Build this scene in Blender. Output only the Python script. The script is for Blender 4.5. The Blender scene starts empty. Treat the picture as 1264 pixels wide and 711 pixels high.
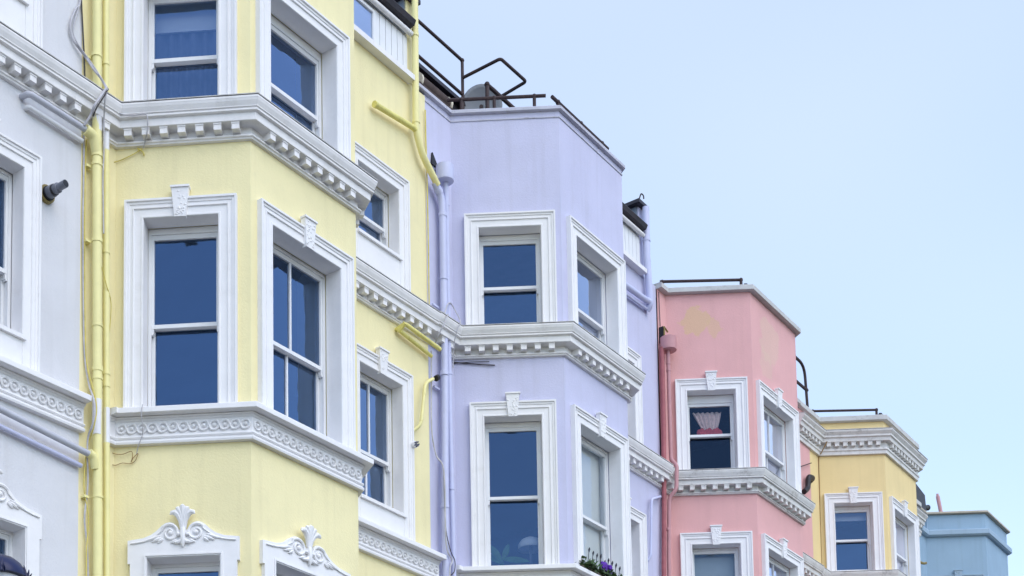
import bpy, math, random
from mathutils import Vector, Matrix
random.seed(7)
R = math.radians
sc = bpy.context.scene
col = sc.collection

# ------------------------------------------------------------------ plan of the terrace (metres, camera over the origin)
S = Vector((0.62322, 0.78205)); N = Vector((0.78205, -0.62322))        # along the street / out of the facade
DM = 11.5427
PSI = -0.0704


def perp(v): return Vector((v.y, -v.x))


class Fr:
    """a vertical facade plane: s along it, p out of it, z up"""
    def __init__(self, O, D): self.O, self.D, self.n = O.copy(), D.copy(), perp(D)
    def __call__(self, s, p, z):
        q = self.O + self.D * s + self.n * p
        return Vector((q.x, q.y, z))
    @property
    def ang(self): return math.atan2(self.D.y, self.D.x)


# ------------------------------------------------------------------ materials
def new_mat(name):
    m = bpy.data.materials.new(name); m.use_nodes = True
    nt = m.node_tree; b = nt.nodes['Principled BSDF']
    return m, nt, b


def nd(nt, t, **kw):
    n = nt.nodes.new(t)
    for k, v in kw.items(): setattr(n, k, v)
    return n


def paint(name, c, rough=.6, mottle=.06, scale=1.6, bump=.0, bscale=60., dirt=None, dirt_amt=.0, stains=None, streak=0.):
    m, nt, b = new_mat(name); L = nt.links.new
    b.inputs['Roughness'].default_value = rough
    b.inputs['Specular IOR Level'].default_value = .3
    tc = nd(nt, 'ShaderNodeTexCoord')
    no = nd(nt, 'ShaderNodeTexNoise'); no.inputs['Scale'].default_value = scale; no.inputs['Detail'].default_value = 6; no.inputs['Roughness'].default_value = .65
    L(tc.outputs['Object'], no.inputs['Vector'])
    mr = nd(nt, 'ShaderNodeMapRange'); mr.inputs['From Min'].default_value = .3; mr.inputs['From Max'].default_value = .7
    mr.inputs['To Min'].default_value = 1 - mottle; mr.inputs['To Max'].default_value = 1 + mottle
    L(no.outputs['Fac'], mr.inputs['Value'])
    mul = nd(nt, 'ShaderNodeVectorMath', operation='SCALE'); mul.inputs[0].default_value = c
    L(mr.outputs['Result'], mul.inputs['Scale'])
    out = mul.outputs['Vector']
    if streak:
        mp = nd(nt, 'ShaderNodeMapping'); mp.inputs['Scale'].default_value = (9, 9, .5); L(tc.outputs['Object'], mp.inputs['Vector'])
        n2 = nd(nt, 'ShaderNodeTexNoise'); n2.inputs['Scale'].default_value = 1.; n2.inputs['Detail'].default_value = 5; L(mp.outputs['Vector'], n2.inputs['Vector'])
        r2 = nd(nt, 'ShaderNodeMapRange'); r2.inputs['From Min'].default_value = .52; r2.inputs['From Max'].default_value = .75
        r2.inputs['To Min'].default_value = 0; r2.inputs['To Max'].default_value = streak; L(n2.outputs['Fac'], r2.inputs['Value'])
        mx = nd(nt, 'ShaderNodeMixRGB'); L(r2.outputs['Result'], mx.inputs['Fac']); L(out, mx.inputs['Color1'])
        mx.inputs['Color2'].default_value = (c[0] * .72, c[1] * .7, c[2] * .66, 1); out = mx.outputs['Color']
    if dirt_amt:
        n3 = nd(nt, 'ShaderNodeTexNoise'); n3.inputs['Scale'].default_value = 5.5; n3.inputs['Detail'].default_value = 9; n3.inputs['Roughness'].default_value = .75
        L(tc.outputs['Object'], n3.inputs['Vector'])
        r3 = nd(nt, 'ShaderNodeMapRange'); r3.inputs['From Min'].default_value = .54; r3.inputs['From Max'].default_value = .72
        r3.inputs['To Max'].default_value = dirt_amt; L(n3.outputs['Fac'], r3.inputs['Value'])
        mx = nd(nt, 'ShaderNodeMixRGB'); L(r3.outputs['Result'], mx.inputs['Fac']); L(out, mx.inputs['Color1'])
        mx.inputs['Color2'].default_value = tuple(dirt or (.25, .23, .2)) + (1,); out = mx.outputs['Color']
    if stains:
        for (ctr, rad, sc_col, amt) in stains:
            n4 = nd(nt, 'ShaderNodeTexNoise'); n4.inputs['Scale'].default_value = 4.; n4.inputs['Detail'].default_value = 6; L(tc.outputs['Object'], n4.inputs['Vector'])
            sub = nd(nt, 'ShaderNodeVectorMath', operation='SUBTRACT'); L(n4.outputs['Color'], sub.inputs[0]); sub.inputs[1].default_value = (.5, .5, .5)
            scl = nd(nt, 'ShaderNodeVectorMath', operation='SCALE'); L(sub.outputs[0], scl.inputs[0]); scl.inputs['Scale'].default_value = .55
            add = nd(nt, 'ShaderNodeVectorMath', operation='ADD'); L(tc.outputs['Object'], add.inputs[0]); L(scl.outputs[0], add.inputs[1])
            ds = nd(nt, 'ShaderNodeVectorMath', operation='DISTANCE'); L(add.outputs[0], ds.inputs[0]); ds.inputs[1].default_value = ctr
            r4 = nd(nt, 'ShaderNodeMapRange'); r4.inputs['From Min'].default_value = rad * .9; r4.inputs['From Max'].default_value = rad * 1.03
            r4.inputs['To Min'].default_value = amt; r4.inputs['To Max'].default_value = 0; L(ds.outputs['Value'], r4.inputs['Value'])
            mx = nd(nt, 'ShaderNodeMixRGB'); L(r4.outputs['Result'], mx.inputs['Fac']); L(out, mx.inputs['Color1'])
            mx.inputs['Color2'].default_value = tuple(sc_col) + (1,); out = mx.outputs['Color']
    L(out, b.inputs['Base Color'])
    if bump:
        n5 = nd(nt, 'ShaderNodeTexNoise'); n5.inputs['Scale'].default_value = bscale; n5.inputs['Detail'].default_value = 6; n5.inputs['Roughness'].default_value = .7
        L(tc.outputs['Object'], n5.inputs['Vector'])
        bp = nd(nt, 'ShaderNodeBump'); bp.inputs['Strength'].default_value = 1.; bp.inputs['Distance'].default_value = bump
        L(n5.outputs['Fac'], bp.inputs['Height']); L(bp.outputs['Normal'], b.inputs['Normal'])
    return m


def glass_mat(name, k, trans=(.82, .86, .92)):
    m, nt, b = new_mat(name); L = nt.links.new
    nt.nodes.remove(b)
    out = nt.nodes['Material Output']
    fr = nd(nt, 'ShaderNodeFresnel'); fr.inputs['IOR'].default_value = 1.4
    kk = nd(nt, 'ShaderNodeMath', operation='MULTIPLY', use_clamp=True); L(fr.outputs['Fac'], kk.inputs[0]); kk.inputs[1].default_value = k   # reflection raised above that of plain glass
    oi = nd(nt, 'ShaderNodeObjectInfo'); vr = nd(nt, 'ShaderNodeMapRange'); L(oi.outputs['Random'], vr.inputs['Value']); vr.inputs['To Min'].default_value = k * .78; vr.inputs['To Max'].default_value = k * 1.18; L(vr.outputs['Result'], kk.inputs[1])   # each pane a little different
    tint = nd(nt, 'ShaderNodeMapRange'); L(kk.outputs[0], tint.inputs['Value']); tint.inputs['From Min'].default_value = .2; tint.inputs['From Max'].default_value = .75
    tcol = nd(nt, 'ShaderNodeMixRGB'); L(tint.outputs['Result'], tcol.inputs['Fac']); tcol.inputs['Color1'].default_value = (.33, .57, 1, 1); tcol.inputs['Color2'].default_value = (.92, .92, 1, 1)  # reflected sky coloured by hand: deep blue face on, paler at a slant
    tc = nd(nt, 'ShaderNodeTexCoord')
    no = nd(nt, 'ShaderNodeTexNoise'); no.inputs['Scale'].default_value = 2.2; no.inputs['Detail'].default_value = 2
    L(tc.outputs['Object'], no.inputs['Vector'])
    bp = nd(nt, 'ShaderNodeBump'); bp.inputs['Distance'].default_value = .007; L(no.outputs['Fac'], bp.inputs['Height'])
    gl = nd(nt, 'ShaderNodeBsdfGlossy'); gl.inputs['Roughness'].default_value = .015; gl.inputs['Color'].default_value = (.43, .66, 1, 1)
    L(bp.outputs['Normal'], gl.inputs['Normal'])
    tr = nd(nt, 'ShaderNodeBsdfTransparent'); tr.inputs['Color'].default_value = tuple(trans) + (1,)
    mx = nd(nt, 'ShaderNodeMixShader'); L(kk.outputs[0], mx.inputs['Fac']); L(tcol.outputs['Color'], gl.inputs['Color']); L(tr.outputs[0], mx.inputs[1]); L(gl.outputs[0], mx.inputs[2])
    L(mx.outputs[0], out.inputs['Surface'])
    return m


M = {}
M['white'] = paint('white stucco paint', (.805, .795, .80), .55, .035, 3., .0012, 45., dirt=(.50, .47, .43), dirt_amt=.16)
M['trim'] = paint('weathered white cornice paint', (.80, .785, .78), .6, .05, 3., .0015, 40., dirt=(.42, .39, .35), dirt_amt=.30, streak=.22)
M['trim_old'] = paint('lichen stained cornice paint', (.70, .69, .67), .7, .08, 3., .002, 40., dirt=(.23, .21, .18), dirt_amt=.7, streak=.4)
M['sash'] = paint('white gloss window paint', (.76, .765, .775), .3, .03, 4.)
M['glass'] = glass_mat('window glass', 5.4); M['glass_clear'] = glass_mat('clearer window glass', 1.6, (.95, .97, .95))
M['grey'] = paint('pale lavender grey stucco', (.665, .665, .69), .75, .05, 1.1, .005, 42., streak=.2)
M['yellow'] = paint('lemon yellow stucco', (.84, .755, .44), .75, .05, 1.1, .0045, 42., streak=.20, dirt=(.40, .38, .30), dirt_amt=.07)
M['lilac'] = paint('lilac stucco', (.55, .55, .71), .75, .05, 1.1, .0045, 42., streak=.20, dirt=(.40, .38, .30), dirt_amt=.07)
M['ochre'] = paint('custard yellow stucco', (.785, .618, .31), .75, .045, 1.1, .0045, 42., streak=.16)
M['blue'] = paint('sky blue stucco', (.28, .405, .525), .75, .05, 1.1, .0045, 42., streak=.22)
M['blue_trim'] = paint('sky blue painted ledge', (.31, .42, .53), .7, .05, 2., streak=.25)
M['coping'] = paint('pale concrete coping', (.52, .52, .51), .85, .1, 4., .003, 30., dirt=(.2, .19, .17), dirt_amt=.45)
M['coping_lilac'] = paint('grey lilac coping', (.50, .50, .58), .85, .1, 4., .003, 30., dirt=(.12, .11, .11), dirt_amt=.6)
M['coping_beige'] = paint('beige stone coping', (.46, .41, .33), .85, .12, 4., .003, 30., dirt=(.16, .14, .12), dirt_amt=.6)
M['pipe_yellow'] = paint('yellow painted pipe', (.83, .76, .36), .4, .05, 6.)
M['pipe_olive'] = paint('olive shaded yellow pipe paint', (.74, .67, .22), .45, .15, 7., dirt=(.22, .19, .04), dirt_amt=.5)  # olive shading of the yellow pipes is mixed into this colour
M['pipe_lilac'] = paint('lilac painted pipe', (.55, .57, .76), .4, .05, 6.)
M['pipe_grey'] = paint('grey painted pipe', (.48, .49, .55), .4, .08, 6.)
M['pipe_pink'] = paint('pink painted pipe', (.52, .27, .28), .45, .08, 6.)
M['streak_red'] = paint('dark red streak', (.36, .11, .12), .5, .2, 6.)
M['pipe_white'] = paint('white painted pipe', (.78, .78, .80), .4, .05, 6.)
M['black'] = paint('black plastic', (.018, .018, .022), .4, .2, 10.)
M['flue'] = paint('grey plastic flue', (.16, .17, .21), .4, .15, 12.)
M['brass'] = paint('tarnished brass collar', (.26, .20, .07), .5, .3, 14.)
M['iron'] = paint('rusty dark iron rail', (.045, .028, .03), .6, .35, 12., dirt=(.16, .07, .03), dirt_amt=.5)
M['slate'] = paint('dark slate and lead', (.035, .032, .042), .55, .3, 5., dirt=(.10, .05, .05), dirt_amt=.4)
M['lead'] = paint('grey blue lead sheet', (.16, .19, .24), .35, .2, 4.)
M['flash'] = paint('dull lead flashing', (.50, .49, .48), .8, .2, 7., dirt=(.14, .13, .12), dirt_amt=.7)
M['felt'] = paint('brown roofing felt', (.07, .05, .045), .9, .3, 6.)
M['cream'] = paint('cream plastic', (.66, .60, .48), .6, .08, 6.)
M['cable'] = paint('weathered grey cable', (.47, .46, .49), .6, .2, 8.)
M['cable_dark'] = paint('dark cable', (.05, .045, .05), .6, .2, 8.)
M['cable_yellow'] = paint('cable painted over in yellow', (.62, .52, .13), .6, .2, 8.)
M['cable_rust'] = paint('rust brown cable', (.33, .20, .08), .6, .2, 8.)
M['dish'] = paint('light grey dish', (.27, .28, .31), .5, .06, 6.)
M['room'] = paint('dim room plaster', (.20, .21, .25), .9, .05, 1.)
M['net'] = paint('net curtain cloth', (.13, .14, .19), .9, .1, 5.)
M['blind'] = paint('white roller blind cloth', (.78, .78, .76), .9, .03, 5.)
M['blind_grey'] = paint('grey blue blind cloth', (.40, .46, .52), .9, .04, 5.)
M['blind_green'] = paint('grey green blind cloth', (.36, .40, .36), .9, .05, 5.)
M['cloth_red'] = paint('rose red curtain cloth', (.55, .10, .12), .9, .2, 14.)
M['cloth_pale'] = paint('pale pink curtain cloth', (.74, .58, .58), .9, .2, 16.)
M['leaf'] = paint('houseplant leaf', (.06, .16, .04), .5, .25, 12.)
M['leaf_dark'] = paint('dark pansy foliage', (.03, .06, .015), .6, .4, 25.)
M['petal'] = paint('violet pansy petal', (.10, .02, .33), .6, .3, 25.)
M['bud'] = paint('dark flower spike', (.03, .03, .045), .6, .3, 25.)
M['terracotta'] = paint('trough plastic', (.16, .13, .10), .7, .1, 8.)
M['navy'] = paint('navy enamelled metal', (.010, .014, .06), .3, .15, 8.)
M['frost'] = paint('frosted lantern glass', (.62, .64, .70), .3, .05, 5.)
M['asphalt'] = paint('asphalt', (.055, .055, .058), .9, .15, 3., .004, 60.)
M['pave'] = paint('paving slab', (.07,.068,.064), .9, .1, 2., .003, 40.)
M['kerb'] = paint('granite kerb', (.30, .30, .30), .85, .1, 5.)
M['earth'] = paint('ground', (.048,.046,.042), .95, .15, .4)

# ------------------------------------------------------------------ mesh builder
class MB:
    def __init__(self): self.v, self.f, self.sm = [], [], []
    def face(self, idx, smooth=False): self.f.append(tuple(idx)); self.sm.append(smooth)
    def add(self, pts):
        k = len(self.v); self.v += [Vector(p) for p in pts]; return k
    def hexa(self, P, smooth=False):
        """8 points: bottom loop 0-3, top loop 4-7"""
        k = self.add(P)
        for q in ((3, 2, 1, 0), (4, 5, 6, 7), (0, 1, 5, 4), (1, 2, 6, 5), (2, 3, 7, 6), (3, 0, 4, 7)):
            self.face([k + i for i in q], smooth)
    def box(self, F, s0, s1, p0, p1, z0, z1):
        self.hexa([F(s0, p0, z0), F(s1, p0, z0), F(s1, p1, z0), F(s0, p1, z0), F(s0, p0, z1), F(s1, p0, z1), F(s1, p1, z1), F(s0, p1, z1)])
    def quad(self, a, b, c, d): k = self.add([a, b, c, d]); self.face([k, k + 1, k + 2, k + 3])
    def tube(self, pts, r, seg=10, cap=True, up=None):
        pts = [Vector(p) for p in pts]
        rs = r if isinstance(r, (list, tuple)) else [r] * len(pts)
        rings = []; prev = None
        for i, p in enumerate(pts):
            d = (pts[min(i + 1, len(pts) - 1)] - pts[max(i - 1, 0)]).normalized()
            if prev is None:
                u = Vector((0, 0, 1)) if abs(d.z) < .9 else Vector((1, 0, 0))
                a = d.cross(u).normalized()
            else:
                a = (prev - d * prev.dot(d)).normalized()
            prev = a; b = d.cross(a)
            rings.append(self.add([p + (a * math.cos(2 * math.pi * j / seg) + b * math.sin(2 * math.pi * j / seg)) * rs[i] for j in range(seg)]))
        for i in range(len(pts) - 1):
            for j in range(seg):
                self.face([rings[i] + j, rings[i] + (j + 1) % seg, rings[i + 1] + (j + 1) % seg, rings[i + 1] + j], True)
        if cap:
            self.face([rings[0] + j for j in range(seg)][::-1]); self.face([rings[-1] + j for j in range(seg)])
    def ball(self, c, rx, ry=None, rz=None, axes=None, nu=8, nv=6):
        c = Vector(c); ry = ry or rx; rz = rz or rx
        ax = axes or (Vector((1, 0, 0)), Vector((0, 1, 0)), Vector((0, 0, 1)))
        rows = []
        for i in range(nv + 1):
            t = math.pi * i / nv
            rows.append(self.add([c + ax[0] * rx * math.sin(t) * math.cos(2 * math.pi * j / nu) + ax[1] * ry * math.sin(t) * math.sin(2 * math.pi * j / nu) + ax[2] * rz * math.cos(t) for j in range(nu)]))
        for i in range(nv):
            for j in range(nu):
                self.face([rows[i] + j, rows[i + 1] + j, rows[i + 1] + (j + 1) % nu, rows[i] + (j + 1) % nu], True)
    def sweep(self, rings, closed_profile=True, cap=True):
        """rings: list of equal point loops"""
        ks = [self.add(r) for r in rings]; n = len(rings[0])
        for a, b in zip(ks[:-1], ks[1:]):
            for j in range(n if closed_profile else n - 1):
                self.face([a + j, b + j, b + (j + 1) % n, a + (j + 1) % n])
        if cap:
            self.face([ks[0] + j for j in range(n)]); self.face([ks[-1] + j for j in range(n)][::-1])
    def prism(self, poly, z0, z1):
        k = self.add([Vector((p.x, p.y, z0)) for p in poly]); n = len(poly)
        k2 = self.add([Vector((p.x, p.y, z1)) for p in poly])
        self.face([k + i for i in range(n)][::-1]); self.face([k2 + i for i in range(n)])
        for i in range(n): self.face([k + i, k + (i + 1) % n, k2 + (i + 1) % n, k2 + i])
    def plate(self, F, poly, p0, p1):
        """polygon in (s,z) of a facade plane pushed out from p0 to p1"""
        n = len(poly)
        k = self.add([F(s, p0, z) for s, z in poly]); k2 = self.add([F(s, p1, z) for s, z in poly])
        self.face([k + i for i in range(n)][::-1]); self.face([k2 + i for i in range(n)])
        for i in range(n): self.face([k + i, k + (i + 1) % n, k2 + (i + 1) % n, k2 + i])
    def build(self, name, mat, parent=None, origin=None, recalc=True):
        me = bpy.data.meshes.new(name)
        o0 = parent_origin(parent) if parent is not None else (Vector(origin) if origin is not None else self.base())
        me.from_pydata([tuple(v - o0) for v in self.v], [], self.f)
        me.polygons.foreach_set('use_smooth', self.sm)
        if recalc:
            import bmesh
            bm = bmesh.new(); bm.from_mesh(me); bmesh.ops.recalc_face_normals(bm, faces=bm.faces); bm.to_mesh(me); bm.free()
        me.materials.append(M[mat] if isinstance(mat, str) else mat); me.update()
        if any(self.sm): me.set_sharp_from_angle(angle=R(42))
        o = bpy.data.objects.new(name, me); col.objects.link(o)
        if parent is None: o.location = o0
        else: o.parent = parent
        o['_o'] = tuple(o0)
        return o
    def base(self):
        xs = [v.x for v in self.v]; ys = [v.y for v in self.v]; zs = [v.z for v in self.v]
        return Vector(((min(xs) + max(xs)) / 2, (min(ys) + max(ys)) / 2, min(zs)))


def parent_origin(p): return Vector(p['_o'])


def thing(name, loc, label, cat, group=None):
    o = bpy.data.objects.new(name, None); col.objects.link(o); o.location = loc; o.empty_display_size = .3
    o['_o'] = tuple(loc); tag(o, label, cat, group); return o


def tag(o, label, cat, group=None):
    o['label'] = label; o['category'] = cat
    if group: o['group'] = group
    return o


def structure(name, mb, mat):
    o = mb.build(name, mat); o['kind'] = 'structure'; return o


def bend(pts, r=.06, n=4):
    """round the corners of a polyline"""
    pts = [Vector(p) for p in pts]; out = [pts[0]]
    for a, b, c in zip(pts[:-2], pts[1:-1], pts[2:]):
        la, lc = (a - b).length, (c - b).length; q = min(r, la * .45, lc * .45)
        A = b + (a - b) * q / la; C = b + (c - b) * q / lc
        for i in range(n + 1):
            t = i / n; out.append(A * (1 - t) ** 2 + b * 2 * t * (1 - t) + C * t * t)
    return out + [pts[-1]]


def smooth_line(pts, n=6):
    pts = [Vector(p) for p in pts]; P = [pts[0]] + pts + [pts[-1]]; out = []
    for i in range(1, len(P) - 2):
        a, b, c, d = P[i - 1:i + 3]
        for k in range(n):
            t = k / n
            out.append(.5 * ((2 * b) + (c - a) * t + (2 * a - 5 * b + 4 * c - d) * t * t + (3 * b - a - 3 * c + d) * t ** 3))
    return out + [pts[-1]]


# ------------------------------------------------------------------ houses
HT = [3.99, 10.2417, 16.3874, 22.6578, 29.2477, 35.738, 42.0]
PARTY = [3.5, 9.77, 15.77, 22.36, 28.78, 35.25, 41.5]
HA = [1.43, 1.4349, 1.5015, 1.4304, 1.3352, 1.3998]
HB = [1.74, 1.7411, 1.7539, 1.8986, 1.8332, 1.7182]
HPS = [0, -.019, .012, .0057, .0027, .0042]
HDN = [-.0108, -.0108, .0088, -.0112, .0002, .0053]
E1 = [.0121, .0121, -.0281, 0, 0, 0]
E2 = [.02, .0214, .0406, .0095, -.0135, 0]
E3 = [0, 0, -.0225, .0076, .0149, -.09]


class House:
    pass


def make_house(i, wallmat, label):
    h = House(); h.i = i
    O = -N * (DM + HDN[i]); psi = PSI + HPS[i]
    A = Vector((math.cos(psi), math.sin(psi)))
    As, An = A.dot(S), A.dot(N); B = S * As - N * An
    P0 = O + S * HT[i]; P1 = P0 + A * HA[i]; P2 = P1 + S * HB[i]; P3 = P2 + B * HA[i]
    h.Oline = O; h.As = As
    h.plan = [O + S * PARTY[i], P0, P1, P2, P3, O + S * PARTY[i + 1]]
    h.F = {'L': Fr(O, S), 'A': Fr(P0, A), 'B': Fr(P1, S), 'C': Fr(P2, B), 'R': Fr(O, S)}
    h.sR0 = (P3 - O).dot(S); h.sR1 = PARTY[i + 1]
    h.root = thing('terraced_house', (P0.x, P0.y, 0), label, 'house', 'houses of the terrace')
    h.holes = {k: [] for k in 'LABCR'}
    h.wallmat = wallmat
    return h


def offset_plan(pts, p):
    out = []
    ns = [perp((b - a).normalized()) for a, b in zip(pts[:-1], pts[1:])]
    for k, q in enumerate(pts):
        if k == 0: out.append(q + ns[0] * p)
        elif k == len(pts) - 1: out.append(q + ns[-1] * p)
        else:
            m = (ns[k - 1] + ns[k]).normalized(); out.append(q + m * p / m.dot(ns[k]))
    return out


def plan_sweep(mb, plan, prof):
    cols = [offset_plan(plan, p) for p, z in prof]
    mb.sweep([[Vector((c[k].x, c[k].y, z)) for c, (p, z) in zip(cols, prof)] for k in range(len(plan))])


def wall_panel(mb, F, s0, s1, z0, z1, holes, th=.3):
    ss = sorted({s0, s1} | {x for h in holes for x in h[:2]}); zz = sorted({z0, z1} | {x for h in holes for x in h[2:]})
    inside = lambda s, z: any(h[0] < s < h[1] and h[2] < z < h[3] for h in holes)
    for a, b in zip(ss[:-1], ss[1:]):
        for c, d in zip(zz[:-1], zz[1:]):
            if inside((a + b) / 2, (c + d) / 2): continue
            mb.quad(F(a, 0, c), F(b, 0, c), F(b, 0, d), F(a, 0, d))
            mb.quad(F(b, -th, c), F(a, -th, c), F(a, -th, d), F(b, -th, d))
    for a, b, c, d in holes:
        mb.quad(F(a, 0, c), F(b, 0, c), F(b, -th, c), F(a, -th, c)); mb.quad(F(a, 0, d), F(a, -th, d), F(b, -th, d), F(b, 0, d))
        mb.quad(F(a, 0, c), F(a, -th, c), F(a, -th, d), F(a, 0, d)); mb.quad(F(b, 0, c), F(b, 0, d), F(b, -th, d), F(b, -th, c))


W = .20          # width of the moulded surround
ARCH = [(0, -.006), (0, .07), (.022, .07), (.028, .054), (.05, .054), (.056, .044), (.082, .044), (.087, .054), (.098, .054), (.103, .038), (.172, .038), (.178, .046), (.194, .046), (W, .036)]


def u_sweep(mb, F, s0, s1, zb, zt, prof):
    r = [[F(s0 + x, p, zb) for x, p in prof], [F(s0 + x, p, zt - x) for x, p in prof],
         [F(s1 - x, p, zt - x) for x, p in prof], [F(s1 - x, p, zb) for x, p in prof]]
    mb.sweep(r)


def pediment(F, s0, s1, zs, zb, ot, win, mat, big=1.):
    """eared surround with scrolls and a palmette; opening top at ot"""
    c = (s0 + s1) / 2; hw = (s1 - s0) / 2; k = hw / .58
    mb = MB()
    half = [(-.555, zb), (-.555, zs - .25), (-.58, zs - .25), (-.58, zs - .005), (-.50, zs + .005), (-.42, zs + .015), (-.34, zs + .045), (-.28, zs + .085), (-.23, zs + .135), (-.185, zs + .165), (-.14, zs + .172), (-.10, zs + .16), (-.065, zs + .125), (-.045, zs + .09)]
    top = [(x, z) for x, z in half] + [(-x, z) for x, z in half[::-1]]
    inner = hw - W
    poly = [(c + x * k, z) for x, z in top] + [(c + inner, zb), (c + inner, ot), (c - inner, ot), (c - inner, zb)]
    # split in halves so that the faces stay simple
    left = [(c + x * k, z) for x, z in half] + [(c, zs + .09), (c, ot), (c - inner, ot), (c - inner, zb)]
    right = [(2 * c - s, z) for s, z in left][::-1]
    n = len(left)
    for poly in (left, right):
        mb.plate(F, poly, -.004, .05)
    # reveal
    for a, b in ((c - inner, c - inner - .013), (c + inner, c + inner + .013)):
        mb.box(F, min(a, b), max(a, b), -.3, -.005, zb, ot)
    mb.box(F, c - inner - .013, c + inner + .013, -.3, -.005, ot, ot + .013)
    # inner bead round the opening
    u_sweep(mb, F, c - inner - .03, c + inner + .03, zb, ot + .03, [(0, .045), (0, .062), (.018, .062), (.022, .045)])
    mb.build('surround', mat, win)
    o = MB()
    for sg in (-1, 1):
        P = lambda x, z, p=.058: F(c + sg * x * k, p, z)
        # raised rim along the ogee, running into a spiral
        line = [(.545, zs - .04), (.48, zs - .035), (.40, zs - .022), (.32, zs + .012), (.26, zs + .052), (.21, zs + .092)]
        cx, cz, r0 = .135, zs + .055, .085
        a0 = math.atan2(zs + .115 - cz, .20 - cx)
        sp = []
        for q in range(34):
            t = q / 33; a = a0 + t * 2 * math.pi * 1.6; r = r0 * (1 - t) + .012
            sp.append((cx + math.cos(a) * r, cz + math.sin(a) * r))
        pts = [P(x, z) for x, z in line + sp]
        rr = [.008] * len(line) + [.017 - .008 * q / 33 for q in range(34)]
        o.tube(pts, [x * big for x in rr], 6)
        o.ball(P(cx, cz, .058), .026, .02, .026, (Vector((F.D.x, F.D.y, 0)), Vector((F.n.x, F.n.y, 0)), Vector((0, 0, 1))))
        # leaves under the scroll
        for (x0, z0, x1, z1) in ((.22, zs + .01, .33, zs - .035), (.24, zs + .03, .38, zs - .02), (.21, zs - .005, .27, zs - .045), (.06, zs - .02, .13, zs - .05)):
            a, b = P(x0, z0), P(x1, z1)
            o.tube([a, a.lerp(b, .3), a.lerp(b, .65), b], [.006, .019, .015, .003], 6)
        # palmette side leaves curling out
        lf = [(.012, zs + .10), (.025, zs + .18), (.05, zs + .235), (.085, zs + .262), (.115, zs + .255), (.128, zs + .235)]
        o.tube([P(x, z, .06 + .035 * j / 5 * big) for j, (x, z) in enumerate(lf)], [.022, .026, .032, .032, .022, .006], 8)
        lf = [(.008, zs + .10), (.014, zs + .2), (.03, zs + .27), (.055, zs + .305), (.07, zs + .30)]
        o.tube([P(x, z, .06 + .04 * j / 4 * big) for j, (x, z) in enumerate(lf)], [.02, .026, .03, .022, .006], 8)
        lf = [(.01, zs - .0), (.03, zs - .04), (.07, zs - .052), (.10, zs - .046)]
        o.tube([P(x, z, .066) for x, z in lf], [.014, .024, .018, .004], 8)
    P = lambda x, z, p=.06: F(c + x * k, p, z)
    o.tube([P(0, zs + .09), P(0, zs + .19), P(0, zs + .28, .075), P(0, zs + .325, .09), P(0, zs + .345, .08)], [.03, .03, .04, .03, .006], 8)
    o.tube([P(0, zs + .1), P(0, zs + .04, .07), P(0, zs - .01, .07), P(0, zs - .06, .07), P(0, zs - .1, .07)], [.03, .034, .026, .026, .006], 8)
    for x in (-.045, 0, .045): o.ball(P(x, zs + .035, .075), .02)
    o.build('palmette_ornament', mat, win)


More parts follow.
